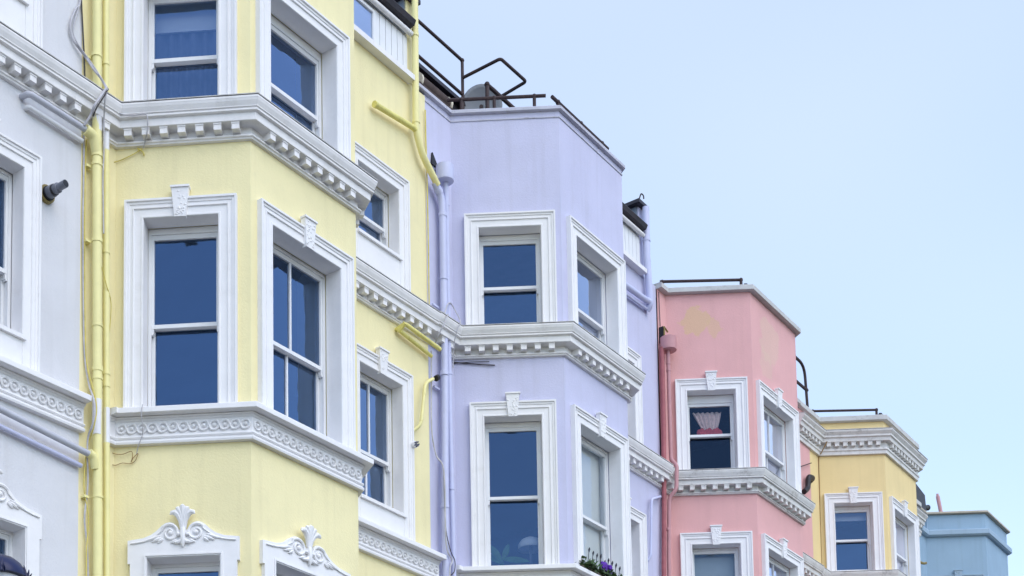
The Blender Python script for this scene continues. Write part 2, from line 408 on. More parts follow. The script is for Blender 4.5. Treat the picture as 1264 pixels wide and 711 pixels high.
def window(h, fk, s0, s1, zt, zb, rail, style=None, mull=False, apron=None, rec=None, ztop_inset=W, mat='white', glass='glass', sill_drop=0, head=.0, lowb=.08):
    """sash window in plane fk; s0..s1 outer edges of the surround, zt its top, zb foot of the opening"""
    F = h.F[fk]; a, b, t = s0 + W, s1 - W, zt - W
    if rec is None: rec = {'A': .17, 'R': .145}.get(fk) or {1: .19, 2: .165}.get(h.i, .12)
    if style == 'ped': t = zt - .19
    h.holes[fk].append((a - .013, b + .013, zb - .012, t + .013))
    f = MB()      # box frame
    p1, p0 = -rec, -rec - .13
    f.box(F, a, a + .026, p0, p1, zb, t); f.box(F, b - .026, b, p0, p1, zb, t)
    f.box(F, a + .026, b - .026, p0, p1, t - .035 - head, t)
    f.box(F, a + .026, b - .026, p0, p1 + .03, zb, zb + .03)
    f.box(F, a + .026, a + .036, p1 - .022, p1 - .002, zb + .03, t - .035 - head); f.box(F, b - .036, b - .026, p1 - .022, p1 - .002, zb + .03, t - .035 - head)
    win = f.build('window', 'sash', h.root)
    ia, ib, iz, it = a + .027, b - .027, zb + .031, t - .036 - head
    sp = .035
    for up in (1, 0):
        pc = -rec - .04 if up else -rec - .094
        z0, z1 = (rail - .012, it) if up else (iz, rail + .03)
        m = MB(); q0, q1 = pc - .024, pc + .024
        m.box(F, ia, ia + sp, q0, q1, z0, z1); m.box(F, ib - sp, ib, q0, q1, z0, z1)
        br = .042 if up else lowb; tr = .05 if up else .036
        m.box(F, ia + sp, ib - sp, q0, q1, z0, z0 + br); m.box(F, ia + sp, ib - sp, q0, q1, z1 - tr, z1)
        if mull:
            c = (ia + ib) / 2; m.box(F, c - .011, c + .011, q0 + .004, q1 - .004, z0 + br, z1 - tr)
        if up:   # horns
            for (u, v) in ((ia + .001, ia + sp - .003), (ib - sp + .003, ib - .001)):
                m.box(F, u, v, q0 + .003, q1 - .003, z0 - .055, z0)
                m.box(F, u + .006, v - .006, q0 + .006, q1 + .004, z0 - .07, z0 - .055)
        m.build('sash', 'sash', win)
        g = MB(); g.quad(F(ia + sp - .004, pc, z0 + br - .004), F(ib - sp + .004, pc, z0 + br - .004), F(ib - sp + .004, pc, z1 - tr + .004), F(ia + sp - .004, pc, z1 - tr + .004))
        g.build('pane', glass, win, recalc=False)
    if style == 'ped':
        pediment(F, s0, s1, zt, zb, t, win, mat, 1.0)
    else:
        m = MB(); u_sweep(m, F, s0, s1, zb if apron is None else apron, zt, ARCH + [(W, -rec + .012), (W - .012, -rec + .012), (W - .012, -.006)])
        m.build('surround', mat, win)
    if apron is not None:
        m = MB(); m.box(F, s0 + W + .001, s1 - W - .001, -.02, .04, apron, zb - .05); m.build('apron_panel', mat, win)
        m = MB(); m.box(F, s0 + W - .03, s1 - W + .03, .0405 - .045, .075, zb - .049, zb - .008)
        m.box(F, s0 + W + .001, s1 - W - .001, -.26, -.0045, zb - .049, zb - .003); m.build('sill', mat, win)
    else:
        m = MB(); m.box(F, a + .001, b - .001, -.26, .03, zb - .010, zb - .001); m.build('sill', mat, win)
    if style == 'key':
        c = (s0 + s1) / 2; m = MB()
        T, Bz = zt + .09, zt - W - .02
        m.hexa([F(c - .06, .02, Bz), F(c + .06, .02, Bz), F(c + .06, .076, Bz), F(c - .06, .076, Bz), F(c - .092, .02, T), F(c + .092, .02, T), F(c + .092, .088, T), F(c - .092, .088, T)])
        m.box(F, c - .102, c + .102, .021, .102, T + .001, T + .022)
        kz = random.Random(int(c * 1000) + h.i)
        for q in range(26):       # vermiculated face
            z = Bz + .02 + kz.random() * (T - Bz - .04); w = .056 + .028 * (z - Bz) / (T - Bz)
            s = c + (kz.random() * 2 - 1) * (w - .01)
            pp = .076 + .012 * (z - Bz) / (T - Bz)
            m.ball(F(s, pp, z), .015 * (.6 + kz.random() * .6), .008, .011, (Vector((F.D.x, F.D.y, 0)), Vector((F.n.x, F.n.y, 0)), Vector((0, 0, 1))), 6, 4)
        m.build('keystone', mat, win)
    h.win = (F, a, b, zb, t, rec)
    return win


DENT = [(-.02, 11.83), (.03, 11.82), (.238, 11.768), (.25, 11.757), (.25, 11.740), (.246, 11.732), (.240, 11.712), (.228, 11.690), (.219, 11.674), (.216, 11.668), (.216, 11.660), (.200, 11.654), (.198, 11.650), (.206, 11.642), (.206, 11.628), (.196, 11.622), (.168, 11.617), (.165, 11.54), (.155, 11.535), (.05, 11.534), (.024, 11.53), (.022, 11.448), (.056, 11.444), (.062, 11.432), (.058, 11.424), (.045, 11.42), (.04, 11.405), (-.02, 11.402)]
STRING = [(-.02, 8.535), (.15, 8.505), (.158, 8.502), (.16, 8.495), (.16, 8.447), (.155, 8.444), (.062, 8.443), (.072, 8.435), (.068, 8.425), (.05, 8.416), (.042, 8.40), (.036, 8.396), (.036, 8.244), (.055, 8.236), (.062, 8.222), (.055, 8.208), (.044, 8.203), (.044, 8.192), (.06, 8.186), (.064, 8.172), (.058, 8.152), (-.02, 8.148)]


def shift(prof, dz): return [(p, z + dz) for p, z in prof]


def dentil_cornice(h, plan, prof, mat, z0, z1, p0, p1, wd, sp, scale=1.):
    m = MB(); plan_sweep(m, plan, prof); co = m.build('dentil_cornice', mat, h.root)
    tip = max(q for q, z in prof); zt = prof[1][1]; zz = max(z for q, z in prof if q > tip - .014)
    m = MB(); plan_sweep(m, plan, [(-.01, prof[0][1] + .014), (tip - .002, zz + .014), (tip + .003, zz + .011), (tip + .003, zz + .002), (-.01, prof[0][1] + .004)]); m.build('lead_flashing', 'flash', co)
    me = None
    inner = offset_plan(plan, p0)
    for a, b in zip(inner[:-1], inner[1:]):
        L = (b - a).length; D = (b - a) / L; F = Fr(a, D)
        # keep clear of corners; count what fits
        lo, hi = .04, L - .04
        n = max(1, int((hi - lo) / sp)); st = (hi - lo - (n - 1) * sp) / 2 + lo
        for j in range(n):
            s = st + j * sp
            if me is None:
                d = MB(); loc = Fr(Vector((0, 0)), Vector((1, 0)))
                d.box(loc, -wd / 2, wd / 2, -.004, p1 - p0, 0, z1 - z0)
                d.box(loc, -wd / 2 - .005, wd / 2 + .005, -.003, p1 - p0 + .006, (z1 - z0) * .78, z1 - z0 - .002)
                first = d.build('dentil', mat, None, (0, 0, 0)); me = first; o = first
            else:
                o = me.copy(); col.objects.link(o)
            q = F(s, 0, z0); o.parent = co
            o.location = q - parent_origin(h.root); o.rotation_euler = (0, 0, F.ang)
    return co


def guilloche(h, parent, plan, zc, amp, mat):
    m = MB(); per = .112
    base = offset_plan(plan, .036)
    for a, b in zip(base[:-1], base[1:]):
        L = (b - a).length
        if L < .3: continue
        F = Fr(a, (b - a) / L); n = max(1, round((L - .03) / per)); q = (L - .03) / n
        for k in range(n - 1):      # S link from the top of one ring to the foot of the next
            s0 = .015 + (k + .5) * q
            m.tube(smooth_line([F(s0 + .005, .010, zc + .049), F(s0 + .035, .013, zc + .040), F(s0 + q / 2, .015, zc), F(s0 + q - .035, .013, zc - .040), F(s0 + q - .005, .010, zc - .049)], 3), .0115, 6)
        for k in range(n):
            c = F(.015 + (k + .5) * q, .004, zc)
            ax = (Vector((F.D.x, F.D.y, 0)), Vector((F.n.x, F.n.y, 0)), Vector((0, 0, 1)))
            m.ball(c, .021, .024, .021, ax, 8, 6)
            m.tube([F(.015 + (k + .5) * q + .047 * math.cos(t * math.pi / 6), .008, zc + .047 * math.sin(t * math.pi / 6)) for t in range(13)], .0105, 6, cap=False)
    return m.build('guilloche_band', mat, parent)


def finish_house(h, ztop, topR=None):
    """walls round the openings, floors and shell behind them"""
    i = h.i; m = MB()
    zr = topR or ztop
    wall_panel(m, h.F['L'], PARTY[i], HT[i], 0, ztop, h.holes['L'])
    wall_panel(m, h.F['A'], 0, HA[i], 0, ztop, h.holes['A'])
    wall_panel(m, h.F['B'], 0, HB[i], 0, ztop, h.holes['B'])
    wall_panel(m, h.F['C'], 0, HA[i], 0, ztop, h.holes['C'])
    wall_panel(m, h.F['R'], h.sR0, h.sR1, 0, zr, h.holes['R'])
    h.wall = m.build('wall', h.wallmat, h.root, recalc=False)
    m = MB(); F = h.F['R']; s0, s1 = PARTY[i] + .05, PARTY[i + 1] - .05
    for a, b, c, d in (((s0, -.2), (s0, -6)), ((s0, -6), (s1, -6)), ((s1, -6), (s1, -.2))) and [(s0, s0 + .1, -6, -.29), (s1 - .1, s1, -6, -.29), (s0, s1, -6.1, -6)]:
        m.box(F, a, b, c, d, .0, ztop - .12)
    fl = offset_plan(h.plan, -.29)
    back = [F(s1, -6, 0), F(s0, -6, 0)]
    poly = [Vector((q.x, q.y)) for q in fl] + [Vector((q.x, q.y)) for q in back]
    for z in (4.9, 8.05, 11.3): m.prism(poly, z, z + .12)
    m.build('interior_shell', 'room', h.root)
    m = MB(); fl = offset_plan(h.plan, -.12)
    poly = [Vector((q.x, q.y)) for q in fl] + [Vector((q.x, q.y)) for q in back]
    m.prism(poly, ztop - .15, ztop - .07); m.build('flat_roof', 'slate', h.root)


def coping(h, prof, mat, plan=None):
    m = MB(); plan_sweep(m, plan or h.plan, prof); return m.build('coping', mat, h.root)


def pipe(h, pts, r, mat, name='drainpipe', seg=12, rb=.08, collars=(), cmat=None):
    m = MB(); m.tube(bend(pts, rb), r, seg); o = m.build(name, mat, h.root)
    for (a, b) in collars:
        c = MB(); c.tube([a, b], r * 1.16, seg); c.build('collar', cmat or mat, o)
    return o


def vcollar(F, s, p, z, w=.05): return (F(s, p, z), F(s, p, z + w))


ZTOP = 15.0
GREY, YEL, LIL, PNK, OCH, BLU = range(6)
H = [make_house(0, 'grey', 'pale grey house at the left edge with a black flue on its wall'),
     make_house(1, 'yellow', 'lemon yellow bay fronted house, the nearest, with scrolled ornaments over its lowest windows'),
     make_house(2, 'lilac', 'lilac bay fronted house with black roof railings and a satellite dish'),
     make_house(3, 'pink', 'pink bay fronted house with tan patches of bare plaster under its roof'),
     make_house(4, 'ochre', 'custard yellow bay house with a dentil cornice just under its roof, beyond the pink house'),
     make_house(5, 'blue', 'sky blue bay house with a plain ledge under its roof, farthest in the row')]
g, y, l, p, o, b = H

# pink wall: two tan patches where the paint has gone
ro = parent_origin(p.root)
st = [((p.F['A'](.50, 0, 14.50) - ro)[:], .24, (.66, .44, .27), .8), ((p.F['A'](.78, 0, 14.36) - ro)[:], .17, (.66, .44, .27), .6),
      ((p.F['B'](.75, 0, 14.35) - ro)[:], .42, (.68, .50, .38), .45), ((p.F['B'](.6, 0, 13.9) - ro)[:], .28, (.68, .50, .38), .35)]
M['pink'] = paint('rose pink stucco', (.71, .395, .385), .75, .05, 1.1, .0045, 42., streak=.14, stains=st)

# ---- windows
window(g, 'R', 7.95, 9.205, 13.46, 12.35, 12.72, None, apron=11.83)
window(g, 'R', 7.95, 9.215, 10.80, 8.88, 9.57, 'key', apron=8.5)
window(g, 'R', 7.95, 9.275, 7.15, 5.2, 6.1, 'ped', mat='white')
window(y, 'A', .10, 1.30, 13.45, 11.83, 12.50, None); wyA2 = y.win
window(y, 'A', .11, 1.30, 10.81, 8.51, 9.53, 'key', head=.03); wyA1 = y.win
window(y, 'A', .16, 1.32, 7.15, 5.2, 6.1, 'ped')
window(y, 'B', .08, 1.58, 13.42, 11.83, 12.42, None, head=.06); wyB2 = y.win
window(y, 'B', .10, 1.62, 10.81, 8.51, 9.50, 'key', mull=True)
window(y, 'B', .12, 1.54, 7.15, 5.2, 6.1, 'ped')
window(y, 'R', 14.06, 15.31, 13.46, 12.34, 12.74, None, apron=11.83)
window(y, 'R', 14.06, 15.34, 10.80, 8.88, 9.57, 'key', mull=True, apron=8.5)
window(l, 'A', .17, 1.42, 13.50, 11.83, 12.53, None, head=.04)
window(l, 'A', .205, 1.38, 10.80, 8.49, 9.53, 'key', head=.03); wlA1 = l.win
window(l, 'B', .14, 1.68, 13.50, 11.83, 12.45, None)
window(l, 'B', .14, 1.64, 10.79, 8.49, 9.44, 'key', glass='glass_clear'); wlB1 = l.win
window(l, 'R', 20.40, 21.655, 13.48, 11.83, 12.5, None)
window(l, 'R', 20.40, 21.69, 10.79, 8.49, 9.5, 'key')
window(p, 'A', .12, 1.33, 13.43, 11.82, 12.52, 'key', head=.10, glass='glass_clear'); wpA2 = p.win
window(p, 'A', .13, 1.33, 10.74, 8.5, 9.5, 'key', glass='glass_clear'); wpA1 = p.win
window(p, 'B', .12, 1.77, 13.43, 11.82, 12.42, 'key', mull=True); wpB2 = p.win
window(p, 'B', .12, 1.75, 10.74, 8.5, 9.5, 'key', mull=True)
window(o, 'A', .08, 1.24, 13.44, 11.82, 12.52, 'key', head=.03); woA2 = o.win
window(o, 'B', .14, 1.70, 13.40, 11.82, 12.42, 'key')
window(b, 'A', .10, 1.30, 13.42, 11.82, 12.52, 'key', mat='blue_trim')

# ---- cornices, string courses, copings
for h in (g, y, l, p, o, b):
    mat = {3: 'trim_old', 4: 'trim_old'}.get(h.i, 'trim')
    kc = {1: .87, 2: .955, 3: .83, 4: .86}.get(h.i, .9)
    dentil_cornice(h, h.plan, [(.06 + (q - .06) * kc if q > .06 else q, z) for q, z in shift(DENT, E2[h.i] - .01)], mat, 11.462 + E2[h.i] - .01, 11.537 + E2[h.i] - .01, .024, .134, .080, .19)
for h in (g, y, l):
    plan = list(h.plan)
    if h is y: plan[0] = h.Oline + S * 10.13
    if h is g: plan[-1] = h.Oline + S * 9.80
    if h is l: plan[0] = h.Oline + S * 16.22
    if h is y: plan[-1] = h.Oline + S * 15.90
    m = MB(); plan_sweep(m, plan, shift(STRING, E1[h.i])); sco = m.build('string_course', 'white', h.root)
    guilloche(h, sco, plan, 8.32 + E1[h.i], .05, 'white')
for h in (p, o, b):
    m = MB(); plan_sweep(m, h.plan, STRING); m.build('string_course', 'white', h.root)

# roof line cornice of the custard house, turned along the pink wall as in the photograph
UP = [(-.02, 14.74), (.22, 14.705), (.232, 14.69), (.225, 14.665), (.18, 14.61), (.18, 14.575), (.15, 14.56), (.14, 14.49), (.05, 14.485), (.045, 14.38), (.07, 14.37), (.075, 14.33), (.055, 14.315), (.05, 14.25), (-.02, 14.245)]
plan = list(o.plan); plan[0] = o.Oline + S * 28.05
m = MB()
dentil_cornice(o, plan, UP, 'trim_old', 14.405, 14.487, .046, .125, .085, .165)
m = MB(); plan_sweep(m, b.plan, [(-.02, 14.54), (.09, 14.52), (.10, 14.50), (.10, 14.40), (.06, 14.37), (-.02, 14.36)]); m.build('ledge', 'blue_trim', b.root)

cp = lambda pr, t, z: [(-.32, z + .01), (pr, z), (pr + .006, z - .01), (pr + .006, z - t), (pr - .02, z - t - .008), (-.32, z - t - .008)]
coping(l, cp(.045, .05, 15.03), 'coping_lilac', [l.Oline + S * 15.60] + l.plan[1:4] + [l.plan[4]])
m = MB(); plan_sweep(m, [l.Oline + S * 15.60] + l.plan[1:5], [(-.01, 14.90), (.012, 14.895), (.012, 14.878), (-.01, 14.874)]); m.build('coping_fillet', 'coping_lilac', l.root)
coping(y, cp(.05, .06, 15.03), 'coping', y.plan[:5])
coping(p, cp(.085, .085, 15.05), 'coping', [p.Oline + S * 22.36] + p.plan[1:5] + [p.Oline + S * 28.2])
coping(o, cp(.085, .10, 15.055), 'coping', [o.Oline + S * 28.2] + o.plan[1:])
coping(b, cp(.075, .045, 14.965), 'coping_beige')
coping(g, cp(.05, .06, 15.03), 'coping')


# ---- attic storeys over the recessed walls of the yellow and lilac houses
def attic(h, s0, s1, glass, zsill, sp1):
    F = h.F['R']; m = MB()
    m.box(F, s0, s1, -.3, .012, zsill + .05, zsill + .66)
    x = s0 + .0
    while x < s1 - .05:                      # upright boards
        if not (glass[0] - .12 < x < glass[1] + .02): m.box(F, x + .006, min(x + .118, s1), .0121, .03, zsill + .055, zsill + .60)
        x += .125
    at = m.build('attic_front', 'sash', h.root)
    m = MB(); m.box(F, s0 - .02, s1 + .06, .0, .12, zsill - .03, zsill + .045); m.build('sill', 'trim', at)
    m = MB(); m.tube([F(s0 - .02, .085, zsill + .63), F(s1 + .03, .085, zsill + .63)], .035, 10); m.build('moulding', 'trim', at)
    for k in range(int((s1 - s0) / .25)):
        pass
    a, c = glass
    m = MB()
    for (u, v, w, x) in ((a - .05, a, zsill + .06, zsill + .56), (c, c + .05, zsill + .06, zsill + .56), (a, c, zsill + .06, zsill + .085), (a, c, zsill + .52, zsill + .56)): m.box(F, u, v, .0125, .045, w, x)
    wf = m.build('window_frame', 'sash', at)
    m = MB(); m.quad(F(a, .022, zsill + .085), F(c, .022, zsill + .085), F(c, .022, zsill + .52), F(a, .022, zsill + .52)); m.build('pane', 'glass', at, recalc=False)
    # gutter, lead slope and capping of the roof
    m = MB()
    rings = []
    prof = [(.04, zsill + .67), (.16, zsill + .70), (.19, zsill + .76), (.17, zsill + .79), (.02, zsill + .80), (-.3, zsill + .80), (-.3, zsill + .67)]
    m.sweep([[F(s, q, z) for q, z in prof] for s in (s0 - .1, s1)])
    rf = m.build('gutter', 'slate', at)
    m = MB(); m.hexa([F(s0 - .1, .0, zsill + .801), F(s1, .0, zsill + .801), F(s1, -2.5, zsill + .801), F(s0 - .1, -2.5, zsill + .801), F(s0 - .1, -.3, zsill + .86), F(s1, -.3, zsill + .86), F(s1, -2.5, zsill + .86), F(s0 - .1, -2.5, zsill + .86)]); m.build('lead_roof', 'lead', at)
    m = MB(); m.box(F, s1 + .03, sp1, -1.1, .0, ZTOP - .05, zsill + 1.17); pr = m.build('party_pier', h.wallmat, at)
    m = MB(); m.box(F, s1 + .001, s1 + .029, -1.1, -.02, zsill + .60, zsill + 1.168); m.build('lead_flashing', 'lead', at)
    m = MB(); m.hexa([F(s1 - .10, .09, zsill + 1.171), F(sp1 + .06, .09, zsill + 1.171), F(sp1 + .06, -1.15, zsill + 1.171), F(s1 - .10, -1.15, zsill + 1.171), F(s1 - .10, .09, zsill + 1.23), F(sp1 + .06, .09, zsill + 1.23), F(sp1 + .06, -1.15, zsill + 1.23), F(s1 - .10, -1.15, zsill + 1.23)])
    m.hexa([F(s1 - .09, .08, zsill + 1.2305), F(sp1 + .05, .08, zsill + 1.2305), F(sp1 + .05, -1.14, zsill + 1.2305), F(s1 - .09, -1.14, zsill + 1.2305), F(s1 + .03, -.02, zsill + 1.29), F(sp1 - .06, -.02, zsill + 1.29), F(sp1 - .06, -1.1, zsill + 1.29), F(s1 + .03, -1.1, zsill + 1.29)])
    m.build('pier_lid', 'slate', at)


attic(y, 13.75, 15.34, (13.95, 14.60), 14.93, 15.52)
attic(l, 19.90, 21.78, (20.1, 20.9), 15.00, 21.97)

# set back slate attic of the lilac house behind its bay
F = l.F['R']; m = MB()
m.hexa([F(15.7, -.85, 14.9), F(18.5, -.85, 14.9), F(18.5, -3, 14.9), F(15.7, -3, 14.9), F(15.7, -.9, 16.27), F(18.5, -.9, 16.27), F(18.5, -3, 16.27), F(15.7, -3, 16.27)])
at = m.build('set_back_attic', 'slate', l.root)
m = MB(); m.box(F, 15.65, 18.55, -3.05, -.80, 16.271, 16.33); m.build('roof_edge', 'slate', at)

for h in H:
    finish_house(h, ZTOP - (.09 if h is b else 0), 14.93 if h is y else (15.0 if h is l else None))

# ---- pipes of the grey / yellow junction
F = y.F['R']
c1 = [vcollar(F, 9.885 + (12 - z) * .012, .1, z, w) for z, w in ((12.20, .03), (11.12, .05), (11.02, .03), (10.2, .04), (8.83, .05), (8.74, .02), (7.5, .02), (9.3, .02))]
d1 = pipe(y, [F(9.85, .1, 16.6), F(9.895, .1, 11.2), F(9.95, .1, 6.2), F(9.95, .1, 0)], .05, 'pipe_yellow', collars=c1)
m = MB(); m.tube([F(9.9225, .1, 8.16), F(9.922, .1, 8.53)], .0509, 14); m.build('white_band', 'pipe_white', d1)
m = MB(); m.tube([F(9.897, .1, 11.40), F(9.893, .1, 11.56)], .0509, 14); m.build('white_band', 'pipe_white', d1)
d2 = pipe(y, [F(9.99, .08, 16.6), F(10.035, .08, 11.2), F(10.09, .08, 6.2), F(10.09, .08, 0)], .034, 'pipe_yellow', collars=[vcollar(F, 10.035 + (11.2 - z) * .011, .08, z, .04) for z in (10.15, 8.85, 8.72, 12.2)])
m = MB(); m.tube([F(10.07, .08, 8.13), F(10.066, .08, 8.5)], .0349, 14); m.build('white_band', 'pipe_white', d2)
m = MB(); m.tube([F(10.035, .08, 11.27), F(10.033, .08, 11.52)], .0349, 14); m.build('white_band', 'pipe_white', d2)
m = MB(); m.tube(bend([F(9.72, .12, 11.325), F(9.83, .12, 11.31), F(9.895, .1, 11.15)], .08), .056, 12); m.build('elbow', 'pipe_yellow', d1)
m = MB(); m.tube(bend([F(9.80, .12, 7.93), F(9.86, .12, 7.91), F(9.90, .1, 7.80)], .06), .046, 12); m.build('elbow', 'pipe_yellow', d1)
for z in (12.18, 11.0, 10.19, 7.49): # pipe clips
    m = MB(); m.box(F, 9.80, 9.86, .0, .06, z, z + .025); m.build('clip', 'pipe_yellow', d1)
F = g.F['R']
w1 = pipe(g, [F(9.0, -.02, 11.345), F(9.0, .12, 11.335), F(9.75, .12, 11.325)], .031, 'pipe_grey', 'waste_pipe', rb=.05)
w2 = pipe(g, [F(9.05, -.02, 11.25), F(9.05, .055, 11.25), F(9.74, .055, 11.235)], .024, 'pipe_white', 'waste_pipe', rb=.03)
pipe(g, [F(7.9, .12, 8.06), F(9.84, .12, 7.915)], .032, 'pipe_grey', 'waste_pipe')
pipe(g, [F(7.9, .05, 7.93), F(9.76, .05, 7.80)], .024, 'pipe_lilac', 'waste_pipe')
m = MB(); fl = F(9.315, 0, 10.475); nn = Vector((F.n.x, F.n.y, 0)); sd = Vector((F.D.x, F.D.y, 0))
m.tube([fl, fl + nn * .03, fl + nn * .12, fl + nn * .125, fl + nn * .20, fl + nn * .205, fl + nn * .31], [.055, .06, .06, .05, .05, .038, .038], 16)
fo = m.build('boiler_flue', 'flue', g.root)
m = MB(); m.tube([fl + nn * .001, fl + nn * .035], .092, 18); m.build('flue_collar', 'brass', fo)
m = MB(); m.tube([fl + nn * .036, fl + nn * .06], .070, 16); m.build('seal_ring', 'black', fo)
m = MB(); m.tube([fl + nn * .13, fl + nn * .15], .056, 16); m.build('seal_ring', 'black', fo)
m = MB(); m.tube([fl + nn * .3105, fl + nn * .3125], .034, 16); m.build('flue_mouth', 'black', fo)

# ---- yellow recess: down pipe, branch, loop, trap, vent
F = y.F['R']
dp = pipe(y, [F(15.44, .1, 16.8), F(15.425, .1, 14.22), F(15.56, .1, 13.95), F(15.90, .1, 13.68)], .045, 'pipe_yellow', rb=.1, collars=[vcollar(F, 15.43, .1, 15.55), vcollar(F, 15.427, .1, 14.32, .04)])
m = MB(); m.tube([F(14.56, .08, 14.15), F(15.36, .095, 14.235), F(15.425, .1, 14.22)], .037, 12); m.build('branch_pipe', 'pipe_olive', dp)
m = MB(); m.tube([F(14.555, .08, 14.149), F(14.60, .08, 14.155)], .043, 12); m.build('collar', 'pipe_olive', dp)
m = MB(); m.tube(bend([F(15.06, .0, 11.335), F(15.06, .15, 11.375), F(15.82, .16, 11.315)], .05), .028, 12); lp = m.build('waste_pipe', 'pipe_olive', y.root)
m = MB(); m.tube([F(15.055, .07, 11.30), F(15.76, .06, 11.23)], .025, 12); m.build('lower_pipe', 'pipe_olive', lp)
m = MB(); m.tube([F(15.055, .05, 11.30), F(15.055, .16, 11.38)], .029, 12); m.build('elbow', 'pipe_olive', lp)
tr = pipe(y, [F(15.80, -.02, 10.93), F(15.76, .10, 10.91), F(15.56, .1, 10.77), F(15.45, .1, 10.16), F(15.36, .02, 10.06)], .022, 'pipe_yellow', 'overflow_pipe', rb=.09, collars=[(F(15.54, .1, 10.66), F(15.53, .1, 10.60)), (F(15.47, .1, 10.27), F(15.462, .1, 10.22))])
m = MB(); c0 = F(15.86, .09, 10.955); m.tube([F(15.80, .1, 10.925), F(15.845, .1, 10.955)], .04, 12); m.build('end_cap', 'black', tr)
m = MB(); v0 = F(15.33, 0, 9.86); nn = Vector((F.n.x, F.n.y, 0)); m.tube([v0, v0 + nn * .10], .045, 14); ve = m.build('vent', 'pipe_white', y.root)
for k in range(5):
    m = MB(); a = k * 2 * math.pi / 5; q = v0 + nn * .115 + Vector((F.D.x, F.D.y, 0)) * .026 * math.cos(a) + Vector((0, 0, 1)) * .026 * math.sin(a); m.tube([q - nn * .02, q + nn * .025], .010, 6); m.build('vent_finger', 'flue', ve)

# ---- lilac pipes at the yellow party wall
F = l.F['R']
lp1 = pipe(l, [F(15.86, .1, 13.71), F(16.02, .1, 13.56), F(16.035, .1, 13.2), F(16.03, .1, 11.0), F(15.99, .1, 9.0), F(15.97, .1, 0)], .05, 'pipe_lilac', rb=.12, collars=[(F(15.93, .1, 13.645), F(15.97, .1, 13.607)), vcollar(F, 16.033, .1, 13.30), vcollar(F, 16.02, .1, 11.05, .06), vcollar(F, 15.99, .1, 9.2), vcollar(F, 16.03, .1, 12.4, .02)])
lp2 = pipe(l, [F(16.09, .12, 13.80), F(16.125, .1, 13.3), F(16.135, .1, 10.6), F(16.17, .1, 8.5), F(16.18, .1, 0)], .036, 'pipe_lilac', rb=.1, collars=[vcollar(F, 16.128, .1, 13.5, .03), vcollar(F, 16.133, .1, 11.1, .04), vcollar(F, 16.15, .1, 9.5, .03)])
for z in (10.85, 12.0):
    m = MB(); m.box(F, 15.86, 16.0, .02, .05, z, z + .025); m.build('clip', 'pipe_lilac', lp1)
m = MB(); hc = F(16.06, .13, 0)
m.tube([hc + Vector((0, 0, z)) for z in (13.80, 13.805, 13.83, 14.02)], [.06, .12, .125, .125], 20); hp = m.build('hopper', 'pipe_lilac', lp2)
m = MB(); m.plate(F, [(15.90, 14.03), (16.06, 14.03), (15.92, 14.20)], .004, .03); m.build('outlet_hole', 'black', lp2)
# ---- lilac pipes at the pink party wall
pv = pipe(l, [F(21.885, .1, 16.15), F(21.885, .1, 15.3), F(21.955, .1, 14.48), F(21.97, .03, 14.40)], .058, 'pipe_lilac', rb=.1, collars=[vcollar(F, 21.885, .1, 15.55, .03)])
m = MB(); m.tube(bend([F(21.0, .1, 14.46), F(21.80, .1, 14.50), F(21.95, .1, 14.53)], .08), .05, 12); m.build('branch_pipe', 'pipe_lilac', pv)
m = MB(); m.tube([F(21.1, .06, 14.36), F(21.9, .06, 14.40)], .022, 8); m.build('branch_pipe', 'pipe_lilac', pv)
pipe(l, [F(22.23, .0, 11.255), F(22.19, .08, 11.25), F(21.86, .08, 11.10), F(21.77, .08, 10.10), F(21.73, .02, 10.02)], .022, 'pipe_lilac', 'overflow_pipe', rb=.06, collars=[(F(21.74, .04, 10.04), F(21.775, .08, 10.13))])
m = MB(); m.tube(smooth_line([F(21.86, -.05, 16.2), F(21.90, -.02, 16.36), F(21.93, 0, 16.45), F(21.97, .02, 16.43), F(21.98, .02, 16.38)]), .012, 6); m.build('roof_hook', 'iron', l.root)

# ---- pink pipes
F = p.F['L']
pp = pipe(p, [F(22.475, .12, 13.9), F(22.47, .12, 13.0), F(22.47, .12, 11.95), F(22.45, .235, 11.82), F(22.41, .235, 11.4), F(22.37, .12, 11.25), F(22.33, .1, 10.2), F(22.31, .1, 0)], .034, 'pipe_pink', rb=.06, collars=[vcollar(F, 22.472, .12, 13.62, .035), vcollar(F, 22.472, .12, 13.50, .035), vcollar(F, 22.34, .1, 10.7, .04)])
m = MB(); hc = F(22.475, .13, 0); m.tube([hc + Vector((0, 0, z)) for z in (13.86, 13.865, 13.90, 14.08)], [.07, .135, .14, .14], 20); m.build('hopper', 'pipe_pink', pp)
m = MB(); m.box(F, 22.39, 22.44, .0, .08, 14.0, 14.28); m.build('outlet_hole', 'black', pp)
m = MB(); m.tube([F(22.385, .1, 14.26), F(22.52, .1, 14.22)], .016, 6); m.tube([F(22.40, .1, 14.05), F(22.40, .1, 14.26)], .014, 6); m.build('bracket', 'brass', pp)
pipe(p, [F(22.37, .06, 13.9), F(22.355, .06, 12.5), F(22.30, .06, 11.2), F(22.22, .06, 10.0), F(22.2, .06, 0)], .04, 'streak_red')  # dark red tube following the streak left of the pink pipe
# ---- black swan neck on the pink wall
F = p.F['R']
pipe(p, [F(28.74, -.02, 13.56), F(28.66, .1, 13.58), F(28.42, .1, 13.54), F(28.37, .1, 13.28), F(28.17, .1, 13.15)], .055, 'black', 'waste_pipe', rb=.08)
# ---- grip and stub on the blue house side
F = o.F['R']
m = MB(); m.tube(smooth_line([F(34.9, .02, 13.6), F(35.1, .1, 13.55), F(35.3, .12, 13.6)]), .03, 8); m.build('waste_pipe', 'brass', o.root)

